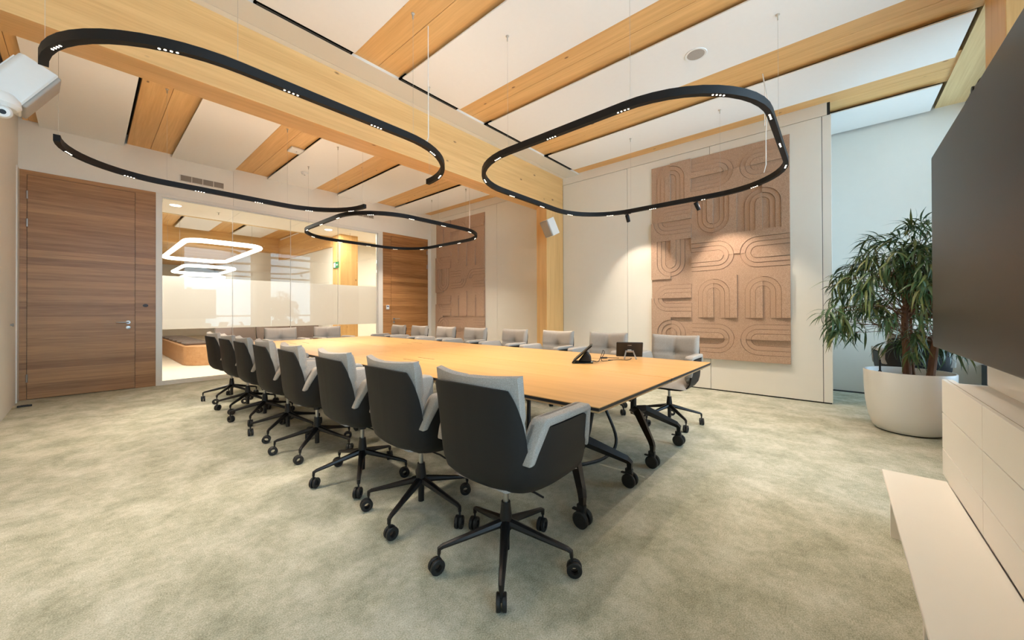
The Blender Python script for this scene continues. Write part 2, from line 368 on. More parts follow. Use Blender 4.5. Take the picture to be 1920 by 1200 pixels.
# glazed end wall
wb = thing('wall_back', 'white end wall above the oak doors and the glass partition', 'wall', kind='structure')
box('wall_panel', XL, 1.80, YG, YG+.1, 3.205, 4.05, M_paint, wb); box('wall_panel', 1.803, 3.75, YG, YG+.1, 3.205, 4.05, M_paint, wb)
box('wall_panel', 3.753, XW, YG, YG+.1, 3.205, 4.05, M_paint, wb); box('wall_panel', 6.185, XW, YG, YG+.1, 0, 3.205, M_paint, wb)
def wooden_door(name, label, fx0, fx1, lx0, lx1, top, hx, hz, hdir, mat, hinge_x, hinges):
    d = thing(name, label, 'door', kind='structure')
    # surround
    fr = B()
    fr.box(fx0, lx0-.004, YG-.012, YG+.1, 0, 3.205); fr.box(lx1+.004, fx1, YG-.012, YG+.1, 0, 3.205); fr.box(lx0-.004, lx1+.004, YG-.012, YG+.1, top+.004, 3.205)
    fr.build('surround', mat, d)
    box('door_gap', lx0-.004, lx1+.004, YG+.004, YG+.09, 0, top+.004, M_dark, d)
    leaf = box('door_leaf', lx0, lx1, YG-.012, YG+.003, .008, top, mat, d)
    h = B().lathe([(0, 0), (.026, 0), (.026, .008), (0, .008)], 20, Matrix.Translation((hx, YG-.012, hz)) @ Matrix.Rotation(PI/2, 4, 'X'))
    h.tube([(hx, YG-.018, hz), (hx, YG-.062, hz), (hx+hdir*.012, YG-.068, hz), (hx+hdir*.135, YG-.068, hz)], .0095, 10)
    h.build('handle', M_chrome, leaf, True)
    B().lathe([(0, 0), (.026, 0), (.026, .008), (.008, .011), (0, .011)], 20, Matrix.Translation((hx, YG-.012, hz-.085)) @ Matrix.Rotation(PI/2, 4, 'X')).build('lock_escutcheon', M_chrome, leaf, True)
    for z in hinges:
        B().tube([(hinge_x, YG-.02, z-.055), (hinge_x, YG-.02, z+.055)], .010, 10).build('hinge', M_chrome, leaf, True)
    return d
d1 = wooden_door('door_1', 'brown oak veneer door beside the left wall', -.63, .748, -.551, .506, 3.14, .43, 1.06, -1, M_veneer, -.553, (2.86, 2.47, .30))
B().lathe([(0, 0), (.032, 0), (.032, .006), (0, .008)], 24, Matrix.Translation((.627, YG-.012, 1.327)) @ Matrix.Rotation(PI/2, 4, 'X') @ Matrix.Scale(.8, 4, (0, 1, 0))).build('door_badge', M_bronze, d1, True)
wooden_door('door_2', 'amber oak veneer door beside the smaller felt panel', 4.829, 6.185, 5.064, 6.150, 3.13, 5.136, 1.04, 1, M_veneer2, 6.150, (2.84, 2.45, .30))
th = thing('thermostat', 'small white wall control beside the amber oak door', 'thermostat', (4.958, YG-.012, 1.334))
box('body', -.042, .042, -.022, 0, -.055, .055, M_whitep, th, .006); box('display', -.026, .026, -.0235, -.021, .008, .036, M_screen, th)
# glass partition
gp = thing('window_1', 'glass partition with frosted band looking into the lounge', 'window', kind='structure')
fr = B(); fr.box(.748, .815, YG-.02, YG+.1, 0, 3.205); fr.box(4.71, 4.829, YG-.02, YG+.1, 0, 3.205); fr.box(.815, 4.71, YG-.02, YG+.1, 3.155, 3.205); fr.box(.815, 4.71, YG-.02, YG+.1, 0, .05)
fr.build('partition_frame', M_frame, gp)
rb = B(); rb.box(.815, .83, YG+.02, YG+.05, .05, 3.155); rb.box(4.695, 4.71, YG+.02, YG+.05, .05, 3.155); rb.box(.83, 4.695, YG+.02, YG+.05, 3.135, 3.155); rb.box(.83, 4.695, YG+.02, YG+.05, .05, .065)
rb.build('glazing_bead', M_frame, gp)
px = [.83, 1.797, 2.78, 3.753, 4.695]
for a, b in zip(px[:-1], px[1:]):
    pn = box('pane', a+.003, b-.003, YG+.030, YG+.040, .065, 3.135, M_glass, gp)
    box('frosted_film', a+.003, b-.003, YG+.0405, YG+.0415, .928, 1.835, M_frost, pn)
for a in px[1:-1]: box('glass_joint', a-.003, a+.003, YG+.029, YG+.041, .065, 3.135, M_frame, gp)

# air grilles above the partition
def grille(label, x0, x1, z0, z1):
    v = thing('air_grille', label, 'vent', ((x0+x1)/2, YG, (z0+z1)/2)); hw, hz = (x1-x0)/2, (z1-z0)/2
    box('backing', -hw, hw, -.003, 0, -hz, hz, M_tan, v)
    f = B(); f.box(-hw, hw, -.012, -.003, hz-.008, hz); f.box(-hw, hw, -.012, -.003, -hz, -hz+.008)
    for k in range(5): x = -hw+k*(2*hw-.008)/4; f.box(x, x+.008, -.012, -.003, -hz, hz)
    f.build('grille_frame', M_paint, v)
    s = B(); n = int(hw*2/.011)
    for k in range(n): x = -hw+.006+k*.011; s.box(x, x+.0055, -.010, -.003, -hz+.006, hz-.006)
    tag(s.build('louvres', M_grille, v), kind='stuff')
grille('wide white air grille over the left pane of the glass partition', 1.05, 1.66, 3.478, 3.592)
grille('narrow air grille over the right end of the glass partition', 4.05, 4.60, 3.478, 3.592)

# ------------------------------------------------------------------ felt relief panels
TS = .625
def tile_mesh(kind, flip):
    """square tile TS x TS in local (u right, v up), depth towards -X. arch kinds: 'n','u','c','d'"""
    b = bmesh.new()
    R = [.215, .150, .085]                 # outer radii of the three bands
    oy = .055                              # arch centre height in a tile from -TS/2.. ; arch opens downward
    H = TS/2
    def quarter(sign, base_levels):
        # half tile: u from 0 to sign*H ; regions between arcs
        n = 10
        def curve(r, g_=0):  # from bottom edge up to the centre line: points
            pts = [(sign*r, -H)]
            pts += [(sign*r*math.cos(a), oy+r*math.sin(a)) for a in [PI/2*i/n for i in range(n+1)]]
            return pts
        gi = .0022
        ci = [curve(r-gi) for r in R]; co = [curve(r+gi) for r in R]
        outer = [(sign*H, -H), (sign*H, H), (0, H)]
        regions = []
        regions.append(outer[:]+co[0][::-1])                      # ground
        regions.append(ci[0]+co[1][::-1]); regions.append(ci[1]+co[2][::-1])
        regions.append(ci[2]+[(0, -H)])
        for reg, lv in zip(regions, base_levels):
            bot = [b.verts.new((0.0, p[0], p[1])) for p in reg]; top = [b.verts.new((-lv, p[0], p[1])) for p in reg]; N = len(reg)
            f = b.faces.new(top)
            for i in range(N): b.faces.new((bot[i], bot[(i+1) % N], top[(i+1) % N], top[i]))
    st = .011
    lv1 = [.014+st*k for k in range(4)]; lv2 = [.014+st*(3-k) for k in range(4)]
    if flip: lv1, lv2 = lv2, lv1
    quarter(1, lv1); quarter(-1, lv2)
    bmesh.ops.recalc_face_normals(b, faces=b.faces[:])
    ang = {'n': 0, 'u': PI, 'c': PI/2, 'd': -PI/2}[kind]
    bmesh.ops.rotate(b, verts=b.verts, cent=(0, 0, 0), matrix=Matrix.Rotation(ang, 3, 'X'))
    me = bpy.data.meshes.new('felt_tile'); b.to_mesh(me); b.free(); me.materials.append(M_felt); return me
TM = {(k, f): tile_mesh(k, f) for k in 'nucd' for f in (0, 1)}
# u in mesh = world Y; picture-left is +Y, so 'c' (curve towards picture-left) has its arch pointing to +Y
LAY = ['ndc', 'cun', 'udc', 'cnn', 'ndc']
FLP = ['001', '110', '010', '100', '101']
def felt_panel(label, y0, z0):
    t = thing('felt_relief_panel', label, 'wall panel', (XW-.001, y0, z0), group='felt relief panels')
    box('backing_sheet', -.010, 0, .002, 3*TS-.002, .002, 5*TS-.002, M_feltd, t)
    for r in range(5):
        for c in range(3):
            k = LAY[r][c]
            k = {'c': 'd', 'd': 'c'}.get(k, k)
            o = link('felt_tile', TM[(k, int(FLP[r][c]))], None, t); o.location = (0, TS*(2.5-c), TS*(4.5-r))
    return t
felt_panel('large pinkish-brown felt relief panel of arches behind the plant side of the table', .478, .482)
felt_panel('pinkish-brown felt relief panel next to the amber oak door', 6.36, .482)

# ------------------------------------------------------------------ ring luminaires
ZT = 2.74
def round_rect(cx, cy, hx, hy, r, n=12):
    p = arc(cx+hx-r, cy+hy-r, r, 0, PI/2, n)+arc(cx-hx+r, cy+hy-r, r, PI/2, PI, n)+arc(cx-hx+r, cy-hy+r, r, PI, 1.5*PI, n)+arc(cx+hx-r, cy-hy+r, r, 1.5*PI, 2*PI, n)
    return p
def sweep(b, pts, wd, h, z, closed):
    N = len(pts); rings = []
    for i, p in enumerate(pts):
        a = pts[i-1] if (closed or i > 0) else pts[i]; c = pts[(i+1) % N] if (closed or i < N-1) else pts[i]
        t = Vector((c[0]-a[0], c[1]-a[1])).normalized(); nn = Vector((-t.y, t.x))
        P = Vector(p[:2])
        rings.append([b.bm.verts.new((*(P+nn*s*wd/2), z+q*h/2)) for s, q in ((-1, -1), (1, -1), (1, 1), (-1, 1))])
    for i in range(N if closed else N-1):
        A, C = rings[i], rings[(i+1) % N]
        for k in range(4): b.bm.faces.new((A[k], A[(k+1) % 4], C[(k+1) % 4], C[k]))
    if not closed: b.bm.faces.new(rings[0][::-1]); b.bm.faces.new(rings[-1])
    bmesh.ops.recalc_face_normals(b.bm, faces=b.bm.faces[:])
    return b
def along(pts, closed, d):
    P = [Vector(p[:2]) for p in pts]+([Vector(pts[0][:2])] if closed else [])
    for a, c in zip(P[:-1], P[1:]):
        L = (c-a).length
        if L < 1e-7: continue
        if d <= L: t = (c-a)/L; return a+t*d, t
        d -= L
    return P[-1], t
def plen(pts, closed):
    P = [Vector(p[:2]) for p in pts]+([Vector(pts[0][:2])] if closed else [])
    return sum((c-a).length for a, c in zip(P[:-1], P[1:]))
TW, TH = .042, .058
LED_E = 5.2*LAMP; UP_E = 0.48*LAMP
def luminaire(name, label, pts, closed, n, wires, feed_pts=None, off=0.5, up=1.0):
    root = thing(name, label, 'ceiling light', (pts[0][0], pts[0][1], ZT), group='black track luminaires')
    ox, oy = pts[0][0], pts[0][1]
    loc = [(p[0]-ox, p[1]-oy) for p in pts]
    sweep(B(), loc, TW, TH, 0, closed).build('track_profile', M_track, root, True, 30)
    Lt = plen(loc, closed)
    for k in range(n):
        d = Lt*(k+off)/n
        b = B()
        for q in (-1.5, -.5, .5, 1.5):
            p, t = along(loc, closed, d+q*.027)
            b.lathe([(0, -TH/2-.0012), (.0062, -TH/2-.0012), (.0062, -TH/2+.001)], 10, Matrix.Translation((p.x, p.y, 0)))
        b.build('led_cluster', M_led, root)
        p, t = along(loc, closed, d)
        l = bpy.data.lights.new('led_light', 'AREA'); l.shape = 'RECTANGLE'; l.size = .10; l.size_y = .02; l.energy = LED_E; l.color = WARM; l.spread = math.radians(98)
        o = bpy.data.objects.new('led_light', l); COL.objects.link(o); o.parent = root; o.location = (p.x, p.y, -TH/2-.004); o.rotation_euler = (0, 0, math.atan2(t.y, t.x))
        # added upward light to brighten the ceiling, not a visible source of the track
        l = bpy.data.lights.new('added_uplight', 'AREA'); l.shape = 'RECTANGLE'; l.size = .5; l.size_y = .02; l.energy = UP_E*up; l.color = WARM; l.spread = math.radians(170)
        o = bpy.data.objects.new('added_uplight', l); COL.objects.link(o); o.parent = root; o.location = (p.x, p.y, TH/2+.006); o.rotation_euler = (PI, 0, -math.atan2(t.y, t.x))
    for (x, y) in wires:
        wz = (ZP if not (4.1 < y < 4.5) else 3.205)-ZT
        wo = B().tube([(x-ox, y-oy, TH/2), (x-ox, y-oy, wz)], .0011, 5).build('suspension_wire', M_wire, root)
        B().lathe([(0, wz), (.016, wz), (.016, wz-.006), (.007, wz-.012), (.006, wz-.05), (0, wz-.052)], 12, Matrix.Translation((x-ox, y-oy, 0))).build('wire_anchor', M_wire, wo, True)
    if feed_pts:
        B().tube([(p[0]-ox, p[1]-oy, p[2]-ZT) for p in feed_pts], .0045, 6).build('feed_cord', M_cord, root, True)
    return root, loc
HX, RR = 1.412, .82
ringC = round_rect(4.065, 1.785, HX, 1.40, RR)
ringD = round_rect(4.00, 6.60, 1.36, 1.415, RR)
cA = arc(1.235-HX+RR, 2.815+RR, RR, PI, 1.5*PI, 14)+arc(1.235+HX-RR, 2.815+RR, RR, 1.5*PI, 2*PI, 14)
cB = arc(1.235-HX+RR, 5.955-RR, RR, PI, .5*PI, 14)+arc(1.235+HX-RR, 5.955-RR, RR, .5*PI, 0, 14)
rootC, locC = luminaire('ring_luminaire', 'closed black rounded-square track light nearest the television', ringC, True, 15,
    [(2.655, 2.37), (2.655, 1.15), (5.475, 2.37), (5.475, 1.15), (4.06, .387)], feed_pts=[(5.05, .62, ZT+.03), (5.06, .60, ZT+.12), (5.06, .60, 3.2), (5.05, .58, 3.6), (5.00, .62, 3.87), (5.02, .60, 3.7), (5.05, .61, 3.3)])
luminaire('ring_luminaire', 'closed black rounded-square track light near the amber oak door', ringD, True, 15,
    [(2.64, 7.2), (2.64, 6.0), (5.36, 7.2), (5.36, 6.0), (4.0, 5.187)], feed_pts=[(4.95, 5.45, ZT+.03), (4.96, 5.44, ZT+.2), (4.95, 5.44, 3.86)], up=1.7)
luminaire('open_luminaire', 'open black C-shaped track light, front half nearer the camera', cA, False, 6,
    [(.62, 2.818), (1.90, 2.818), (-.17, 3.60), (2.646, 3.60)], feed_pts=[(2.02, 2.83, ZT+.03), (2.08, 2.86, ZT+.05), (2.10, 2.87, ZT+.1), (2.10, 2.87, 3.88)], up=1.9)
luminaire('open_luminaire', 'open black C-shaped track light over the far left chairs', cB, False, 6, [(.62, 5.952), (1.90, 5.952), (2.646, 5.2), (-.17, 5.2)], up=2.6)
# two cylindrical spot heads on the ring nearest the television
def spot_head(label, y, aim, e):
    x = 5.475
    t = thing('track_spot', label, 'spotlight', (x, y, ZT-TH/2), group='cylindrical spot heads')
    B().box(-.012, .012, -.05, .05, -.010, 0, .002).build('adapter', M_track, t)
    d = Vector((XW-x, aim[0]-y, aim[1]-(ZT-.08))).normalized()
    c = Vector((0, 0, -.075))
    q = d.to_track_quat('-Z', 'Y').to_matrix().to_4x4()
    B().tube([(0, 0, -.008), (0, 0, -.05)], .006, 8).build('stem', M_track, t, True)
    hd = B().lathe([(.0, .055), (.026, .055), (.028, .052), (.028, -.055), (.024, -.055), (.022, -.03), (0, -.03)], 20).build('spot_body', M_track, t, True)
    hd.matrix_local = Matrix.Translation(c) @ q
    ln = B().lathe([(0, -.034), (.021, -.034)], 16).build('lens', M_led, t); ln.matrix_local = Matrix.Translation(c) @ q
    l = bpy.data.lights.new('spot_light', 'SPOT'); l.energy = e; l.color = WARM; l.spot_size = math.radians(72); l.spot_blend = .55; l.shadow_soft_size = .02
    o = bpy.data.objects.new('spot_light', l); COL.objects.link(o); o.parent = t; o.matrix_local = Matrix.Translation(c+d*.062) @ q
spot_head('black cylindrical spot head aimed at the large felt panel', 1.43, (1.10, 1.60), 55*LAMP)
spot_head('black cylindrical spot head aimed at the white wall left of the large felt panel', 2.42, (2.50, 1.65), 40*LAMP)

# ------------------------------------------------------------------ swivel chairs
sz = [(.390, .0), (.391, .25), (.394, .45), (.400, .62), (.415, .76), (.440, .87), (.475, .945), (.53, .985), (.60, 1.0), (.70, 1.02), (.80, 1.045), (.95, 1.085)]
def shell_sc(z):
    for (z0, s0), (z1, s1) in zip(sz[:-1], sz[1:]):
        if z <= z1: return s0+(s1-s0)*(z-z0)/(z1-z0)
    return sz[-1][1]
def make_shell():
    key = [(.248, -.298), (.10, -.303), (-.02, -.300), (-.10, -.288), (-.155, -.268), (-.20, -.235), (-.228, -.185), (-.245, -.10), (-.25, 0)]
    # resample half outline
    def cr(p, t):
        i = min(int(t), len(p)-2); f = t-i
        P = lambda j: Vector(p[max(0, min(len(p)-1, j))])
        a, b_, c, d = P(i-1), P(i), P(i+1), P(i+2)
        return .5*((2*b_)+(c-a)*f+(2*a-5*b_+4*c-d)*f*f+(3*b_-a-3*c+d)*f**3)
    nT = 44
    half = [cr(key, (len(key)-1)*i/nT) for i in range(nT+1)]
    pts = [(p.x, p.y) for p in half]+[(p.x, -p.y) for p in half[:-1][::-1]]
    def rim(x, y):
        ay = abs(y)
        # arm part
        if x > -.075: h = .716
        else:
            # notch centre at x about -.165
            if x > -.165: t = (x+.165)/(.09); h = .578+(.716-.578)*min(1, t*1.08)**.75
            else:
                t = min(1, (-.165-x)/.055); h = .578+(.885-.578)*(t**.55)
        if x < -.228: h = .885+.008*(1-(ay/.2)**2)
        if x > .225: h -= .02*((x-.225)/.03)
        return h
    def sc(z):
        return shell_sc(z)
    OX = .20
    bm = bmesh.new(); rows = []
    low = [s for s in sz if s[0] <= .48]
    up = 9
    for (x, y) in pts:
        h = rim(x, y); col = []
        for (z, s) in low[1:]: col.append((OX+(x-OX)*s, y*s, z))
        for k in range(1, up+1):
            z = .475+(h-.475)*k/up; s = sc(z); col.append((OX+(x-OX)*s, y*s, z))
        rows.append([bm.verts.new(c) for c in col])
    c0 = bm.verts.new((OX, 0, .390))
    for A, C in zip(rows[:-1], rows[1:]):
        bm.faces.new((c0, C[0], A[0]))
        for k in range(len(A)-1): bm.faces.new((A[k], C[k], C[k+1], A[k+1]))
    bmesh.ops.recalc_face_normals(bm, faces=bm.faces[:])
    bmesh.ops.solidify(bm, geom=bm.faces[:], thickness=.010)
    b = B(); b.bm.free(); b.bm = bm
    return b
def grid_solid(nu, nv, front, back):
    b = B(); bm = b.bm
    Fv = [[bm.verts.new(front(i/nu, j/nv)) for j in range(nv+1)] for i in range(nu+1)]
    Bv = [[bm.verts.new(back(i/nu, j/nv)) for j in range(nv+1)] for i in range(nu+1)]
    for i in range(nu):
        for j in range(nv):
            bm.faces.new((Fv[i][j], Fv[i+1][j], Fv[i+1][j+1], Fv[i][j+1])); bm.faces.new((Bv[i][j], Bv[i][j+1], Bv[i+1][j+1], Bv[i+1][j]))
    per = [(i, 0) for i in range(nu)]+[(nu, j) for j in range(nv)]+[(i, nv) for i in range(nu, 0, -1)]+[(0, j) for j in range(nv, 0, -1)]
    for (i, j), (i2, j2) in zip(per, per[1:]+per[:1]): bm.faces.new((Fv[i][j], Bv[i][j], Bv[i2][j2], Fv[i2][j2]))
    bmesh.ops.recalc_face_normals(bm, faces=bm.faces[:])
    return b
def back_cushion():
    zb, zt, hw = .47, .935, .252
    def base(u, v):
        s = 2*u-1; z = zb+(zt-zb)*v
        z += .012*(s*s-.4)*v                             # raised ears at the top corners
        wdt = hw*(.90+.10*min(1, v*1.6)); y = s*wdt
        x = .2+(-.45+.75*min(abs(y), .24)**2)*shell_sc(z)+.030
        return x, y, z
    def front(u, v):
        x, y, z = base(u, v); s = 2*u-1
        puff = .048*((1-s**6)*(1-(2*v-1)**8))**.5
        tuft = 0
        for cy, cz in ((0, .74),):
            d2 = ((y-cy)/.055)**2+((z-cz)/.05)**2; tuft += .034*math.exp(-d2)
        tuft += .011*math.exp(-(y/.013)**2)+.011*math.exp(-((z-.74)/.013)**2)
        return (x+.022+puff-tuft, y, z)
    def back(u, v):
        x, y, z = base(u, v); s = 2*u-1
        return (x-.010-.006*((1-s**6)*(1-(2*v-1)**8))**.5, y*.985, z-.006*(v > .95))
    return grid_solid(24, 24, front, back)
def seat_cushion():
    def base(u, v):
        s = 2*u-1; x = -.19+.455*v; y = s*(.245-.085*max(0, (.45-v)/.45)**1.6)
        return x, y
    def top(u, v):
        x, y = base(u, v); s = 2*u-1
        e = ((1-s**6)*(1-(2*v-1)**10))**.5
        return (x, y, .440+.058*e-.02*v**6)
    def bot(u, v):
        x, y = base(u, v)
        s = 2*u-1
        return (.08+(x-.08)*.80, y*.80, .438-.006*(1-s**4)*(1-(2*v-1)**4))
    return grid_solid(14, 16, top, bot)
def arm_pad(sg):
    prof = [(-.135, .53), (-.186, .580), (-.172, .63), (-.115, .742), (-.095, .757), (.255, .757), (.278, .738), (.270, .60), (.245, .52), (.18, .47), (-.10, .47)]
    b = B().prism(prof, 'y', 0, .050, .014, 2)
    lip = [(-.188, .575), (-.172, .63), (-.115, .742), (-.095, .757), (.255, .757), (.278, .738), (.272, .62), (.262, .545), (.240, .60), (.246, .722), (-.080, .722), (-.137, .625), (-.160, .580)]
    b.prism(lip, 'y', .010, .080, .009, 2)
    for v in b.bm.verts:
        lean = .05*(v.co.z-.60); y = v.co.y
        curve = .020*max(0, (-.06-v.co.x)/.12)
        v.co.y = sg*(.230+y+lean-curve)
    if sg < 0: bmesh.ops.reverse_faces(b.bm, faces=b.bm.faces[:])
    return b
def chair_leg():
    b = B(); path = [(.015, 0, .186), (.10, 0, .166), (.20, 0, .142), (.300, 0, .119), (.318, 0, .110), (.32, 0, .085)]
    b.tube(path, [.025, .021, .017, .0135, .0125, .010], 8, flat=.85); return b
def caster():
    b = B()
    for s in (-1, 1):
        m = Matrix.Translation((-.012, s*.0125, .035)) @ Matrix.Rotation(PI/2, 4, 'X')
        b.lathe([(.017, -.009), (.032, -.009), (.035, -.006), (.035, .006), (.032, .009), (.017, .009)], 18, m, closed=True)
    b.tube([(0, 0, .09), (0, 0, .062), (-.008, 0, .05)], .006, 8)
    b.box(-.03, .006, -.003, .003, .045, .064)
    return b
chair0 = thing('swivel_chair', 'x', 'chair')
make_shell().build('shell', M_shell, chair0, True, 50)
back_cushion().build('back_cushion', M_fabric, chair0, True, 60)
seat_cushion().build('seat_cushion', M_fabric, chair0, True, 60)
for sg in (-1, 1): arm_pad(sg).build('arm_pad', M_fabric, chair0, True, 60)
B().lathe([(0, .055), (.018, .055), (.018, .15), (.030, .155), (.034, .175), (.031, .20), (.022, .285), (0, .285)], 18).build('hub_sleeve', M_blackm, chair0, True)
B().lathe([(.0, .28), (.0132, .28), (.0132, .36), (0, .36)], 14).build('gas_lift', M_chrome, chair0, True)
mech = B().lathe([(0, .35), (.026, .35), (.026, .375), (.07, .382), (.07, .395), (0, .395)], 16).build('seat_mechanism', M_blackp, chair0, True)
B().tube([(.02, -.03, .365), (.03, -.15, .36), (.03, -.20, .352)], .005, 6).build('tilt_lever', M_blackp, mech, True)
leg_me = chair_leg().build('leg', M_blackm, chair0, True); cas_me = caster().build('caster', M_blackp, leg_me, True)
cas_me.location = (.32, 0, 0); cas_me.rotation_euler = (0, 0, .6)
for k in range(1, 5):
    l = leg_me.copy(); COL.objects.link(l); l.parent = chair0; l.rotation_euler = (0, 0, 2*PI*k/5)
    c = cas_me.copy(); COL.objects.link(c); c.parent = l; c.rotation_euler = (0, 0, random.uniform(-2, 2))
index_children()
ORD = ['first', 'second', 'third', 'fourth', 'fifth', 'sixth', 'seventh', 'eighth']
used = [False]
def place_chair(x, y, rz, label, group, phase=0):
    if not used[0]: r = chair0; used[0] = True
    else: r = dup(chair0)
    r.location = (x, y, 0); r.rotation_euler = (0, 0, rz); tag(r, label, 'chair', group)
    for ch in r.children:
        if ch.name.startswith('leg'):
            ch.rotation_euler.z += phase-rz
            for cc in ch.children: cc.rotation_euler.z = random.uniform(-PI, PI)
    return r
D = math.radians
leftrow = [(1.338, 1.215, 2, 2.8), (1.342, 1.915, 0, -13), (1.330, 2.625, -2, 22), (1.335, 3.455, -4, 10), (1.335, 4.18, -3, 6), (1.338, 4.925, -2, 14), (1.338, 5.61, 0, 8), (1.338, 6.405, 2, 12)]
for i, (x, y, a, ph) in enumerate(leftrow):
    lab = 'black-shelled swivel chair in the near row, %s from the camera%s' % (ORD[i], {0: ', the largest chair', 7: ', at the far left end'}.get(i, ''))
    place_chair(x, y, D(a), lab, 'chairs along the near side of the table', D(ph))
for i, (y, a) in enumerate([(1.375, 0), (2.18, 2), (2.95, 0), (3.755, -2), (4.62, 3), (5.41, 1), (6.235, 0), (6.99, -2)]):
    lab = 'grey cushioned swivel chair on the felt-wall side, %s from the television end of the table' % ORD[i]
    place_chair(4.15, y, PI+D(a), lab, 'chairs along the felt-wall side of the table', D(10+31*i))
place_chair(2.262, 7.24, -PI/2, 'grey swivel chair at the far table end, left one of two before the glass', 'chairs at the far table end', .4)
place_chair(3.074, 7.24, -PI/2+.05, 'grey swivel chair at the far table end, right one of two before the glass', 'chairs at the far table end', .9)
place_chair(6.36, -.66, .1, 'dark swivel chair half hidden behind the potted plant', None, .3)

# ------------------------------------------------------------------ meeting tables
ZTOP = .74
def make_table():
    t = thing('meeting_table', 'x', 'table')
    hx, hy = .520, 1.521
    box('tabletop', -hx, hx, -hy, hy, ZTOP-.005, ZTOP, M_oak, t, .0015)
    box('edge_band', -hx+.001, hx-.001, -hy+.001, hy-.001, ZTOP-.020, ZTOP-.005, M_blackedge, t)
    box('underside', -hx+.004, hx-.004, -hy+.004, hy-.004, ZTOP-.030, ZTOP-.020, M_ply, t)
    for s in (-1, 1):
        y0 = s*(hy-.50)
        b = B()
        b.tube([(0, y0, .30), (0, y0, .70)], .026, 12); b.tube([(-.07, y0, .42), (-.07, y0, .70)], .014, 10)
        for z in (.46, .54, .62): b.tube([(-.09, y0, z), (.035, y0, z)], .030, 10)
        b.box(-.30, .30, y0-.04, y0+.04, .695, .709)
        b.build('column', M_blackm, t, True)
        for q in (-1, 1):
            leg = B().tube([(0, y0, .33), (q*.07, y0+s*.07, .335), (q*.295, y0+s*.268, .19), (q*.315, y0+s*.285, .165), (q*.315, y0+s*.285, .10)], [.042, .040, .027, .024, .018], 4).build('leg', M_blackm, t)
            c = B(); cx_, cy_ = q*.315, y0+s*.285
            for e in (-1, 1):
                c.lathe([(0, -.011), (.040, -.011), (.048, -.005), (.048, .008), (.03, .012), (0, .012)], 20, Matrix.Translation((cx_+e*.024, cy_, .048)) @ Matrix.Rotation(PI/2, 4, 'Y'))
            c.box(cx_-.014, cx_+.014, cy_-.02, cy_+.03, .05, .125, .004); c.box(cx_-.012, cx_+.012, cy_+.03, cy_+.062, .082, .092, .003)
            c.build('caster', M_blackp, leg, True)
    b = B(); b.box(-.02, .02, -hy+.5, hy-.5, .66, .70); b.build('crossbar', M_blackm, t)
    # knobs below the edge
    for (x, y) in ((-.44, -1.46), (.44, -1.46)): B().lathe([(0, .708), (.022, .708), (.022, .694), (.018, .690), (0, .690)], 14, Matrix.Translation((x, y, 0))).build('lock_knob', M_blackp, t, True)
    return t
tb = make_table()
def flap(t, x, y):
    box('cable_slot', x-.092, x-.082, y-.135, y+.135, ZTOP-.002, ZTOP+.0006, M_dark, t); box('cable_slot', x+.082, x+.092, y-.135, y+.135, ZTOP-.002, ZTOP+.0006, M_dark, t)
index_children()
tabs = [(2.138, 2.384, 'oak-topped meeting table at the near left, under the closest chairs', (2.148, 3.10)), (3.184, 2.384, 'oak-topped meeting table carrying the two desk devices', (3.22, 1.78)),
        (2.138, 5.432, 'oak-topped meeting table at the far left end by the glass', (2.12, 6.14)), (3.184, 5.432, 'oak-topped meeting table at the far right end by the oak door', (3.20, 4.80))]
troots = []
for i, (x, y, lab, fl) in enumerate(tabs):
    r = tb if i == 0 else dup(tb)
    r.location = (x, y, 0); tag(r, lab, 'table', 'meeting tables pushed together'); troots.append((r, x, y, fl))
for r, x, y, fl in troots: flap(r, fl[0]-x, fl[1]-y)
# cable hoses below the tables
def hose(label, pts, rad=.016):
    P = [Vector(p) for p in pts]; out = []
    for i in range(len(P)-1):
        a, b_, c, d = P[max(0, i-1)], P[i], P[i+1], P[min(len(P)-1, i+2)]
        for k in range(6):
            f = k/6; out.append(.5*((2*b_)+(c-a)*f+(2*a-5*b_+4*c-d)*f*f+(3*b_-a-3*c+d)*f**3))
    out.append(P[-1])
    return tag(B().tube(out, rad, 8).build('cable_hose', M_blackp, None, True), label, 'cable', 'cable hoses under the tables')
hose('black cable hose curving down under the near left table', [(2.42, 1.95, .705), (2.40, 1.92, .45), (2.30, 1.85, .15), (2.15, 1.75, .03), (1.95, 1.70, .018)])
hose('black cable hose looping between the two near tables', [(2.62, 1.45, .705), (2.62, 1.46, .40), (2.55, 1.50, .14), (2.35, 1.58, .03), (2.10, 1.64, .018)])
hose('black cable hose rising beside the right table leg', [(2.86, 1.60, .705), (2.98, 1.55, .40), (2.96, 1.42, .12), (2.75, 1.42, .022), (2.40, 1.55, .018), (2.15, 1.62, .018)], .013)

# ------------------------------------------------------------------ desk devices
t = thing('touch_panel', 'black wedge-shaped touch panel seen from the side on the table', 'device', (2.985, 1.735, ZTOP), D(-62))
box('foot', -.085, .075, -.065, .065, 0, .008, M_blackp, t, .003)
b = B().prism([(-.06, .008), (.06, .008), (.055, .06), (.02, .105), (-.005, .08)], 'y', -.05, .05, .012, 3); b.build('body', M_blackp, t, True)
sc_ = B().box(-.115, .115, -.125, .125, -.006, .006, .004).build('screen', M_tvs, t); sc_.location = (-.02, 0, .085); sc_.rotation_euler = (0, D(-42), 0)
box('label_sticker', .035, .07, -.02, .02, .008, .0086, M_whitep, t)
t = thing('tablet', 'black tablet on a silver stand, its back towards the camera', 'device', (3.54, 1.555, ZTOP), D(208))
tb_ = B().box(-.012, .0, -.125, .125, 0, .165, .008, 3).build('tablet_body', M_blackp, t, True); tb_.location = (-.02, 0, .010); tb_.rotation_euler = (0, D(26), 0)
st = box('label_sticker', .0002, .0008, -.018, .018, .055, .085, M_whitep, tb_)
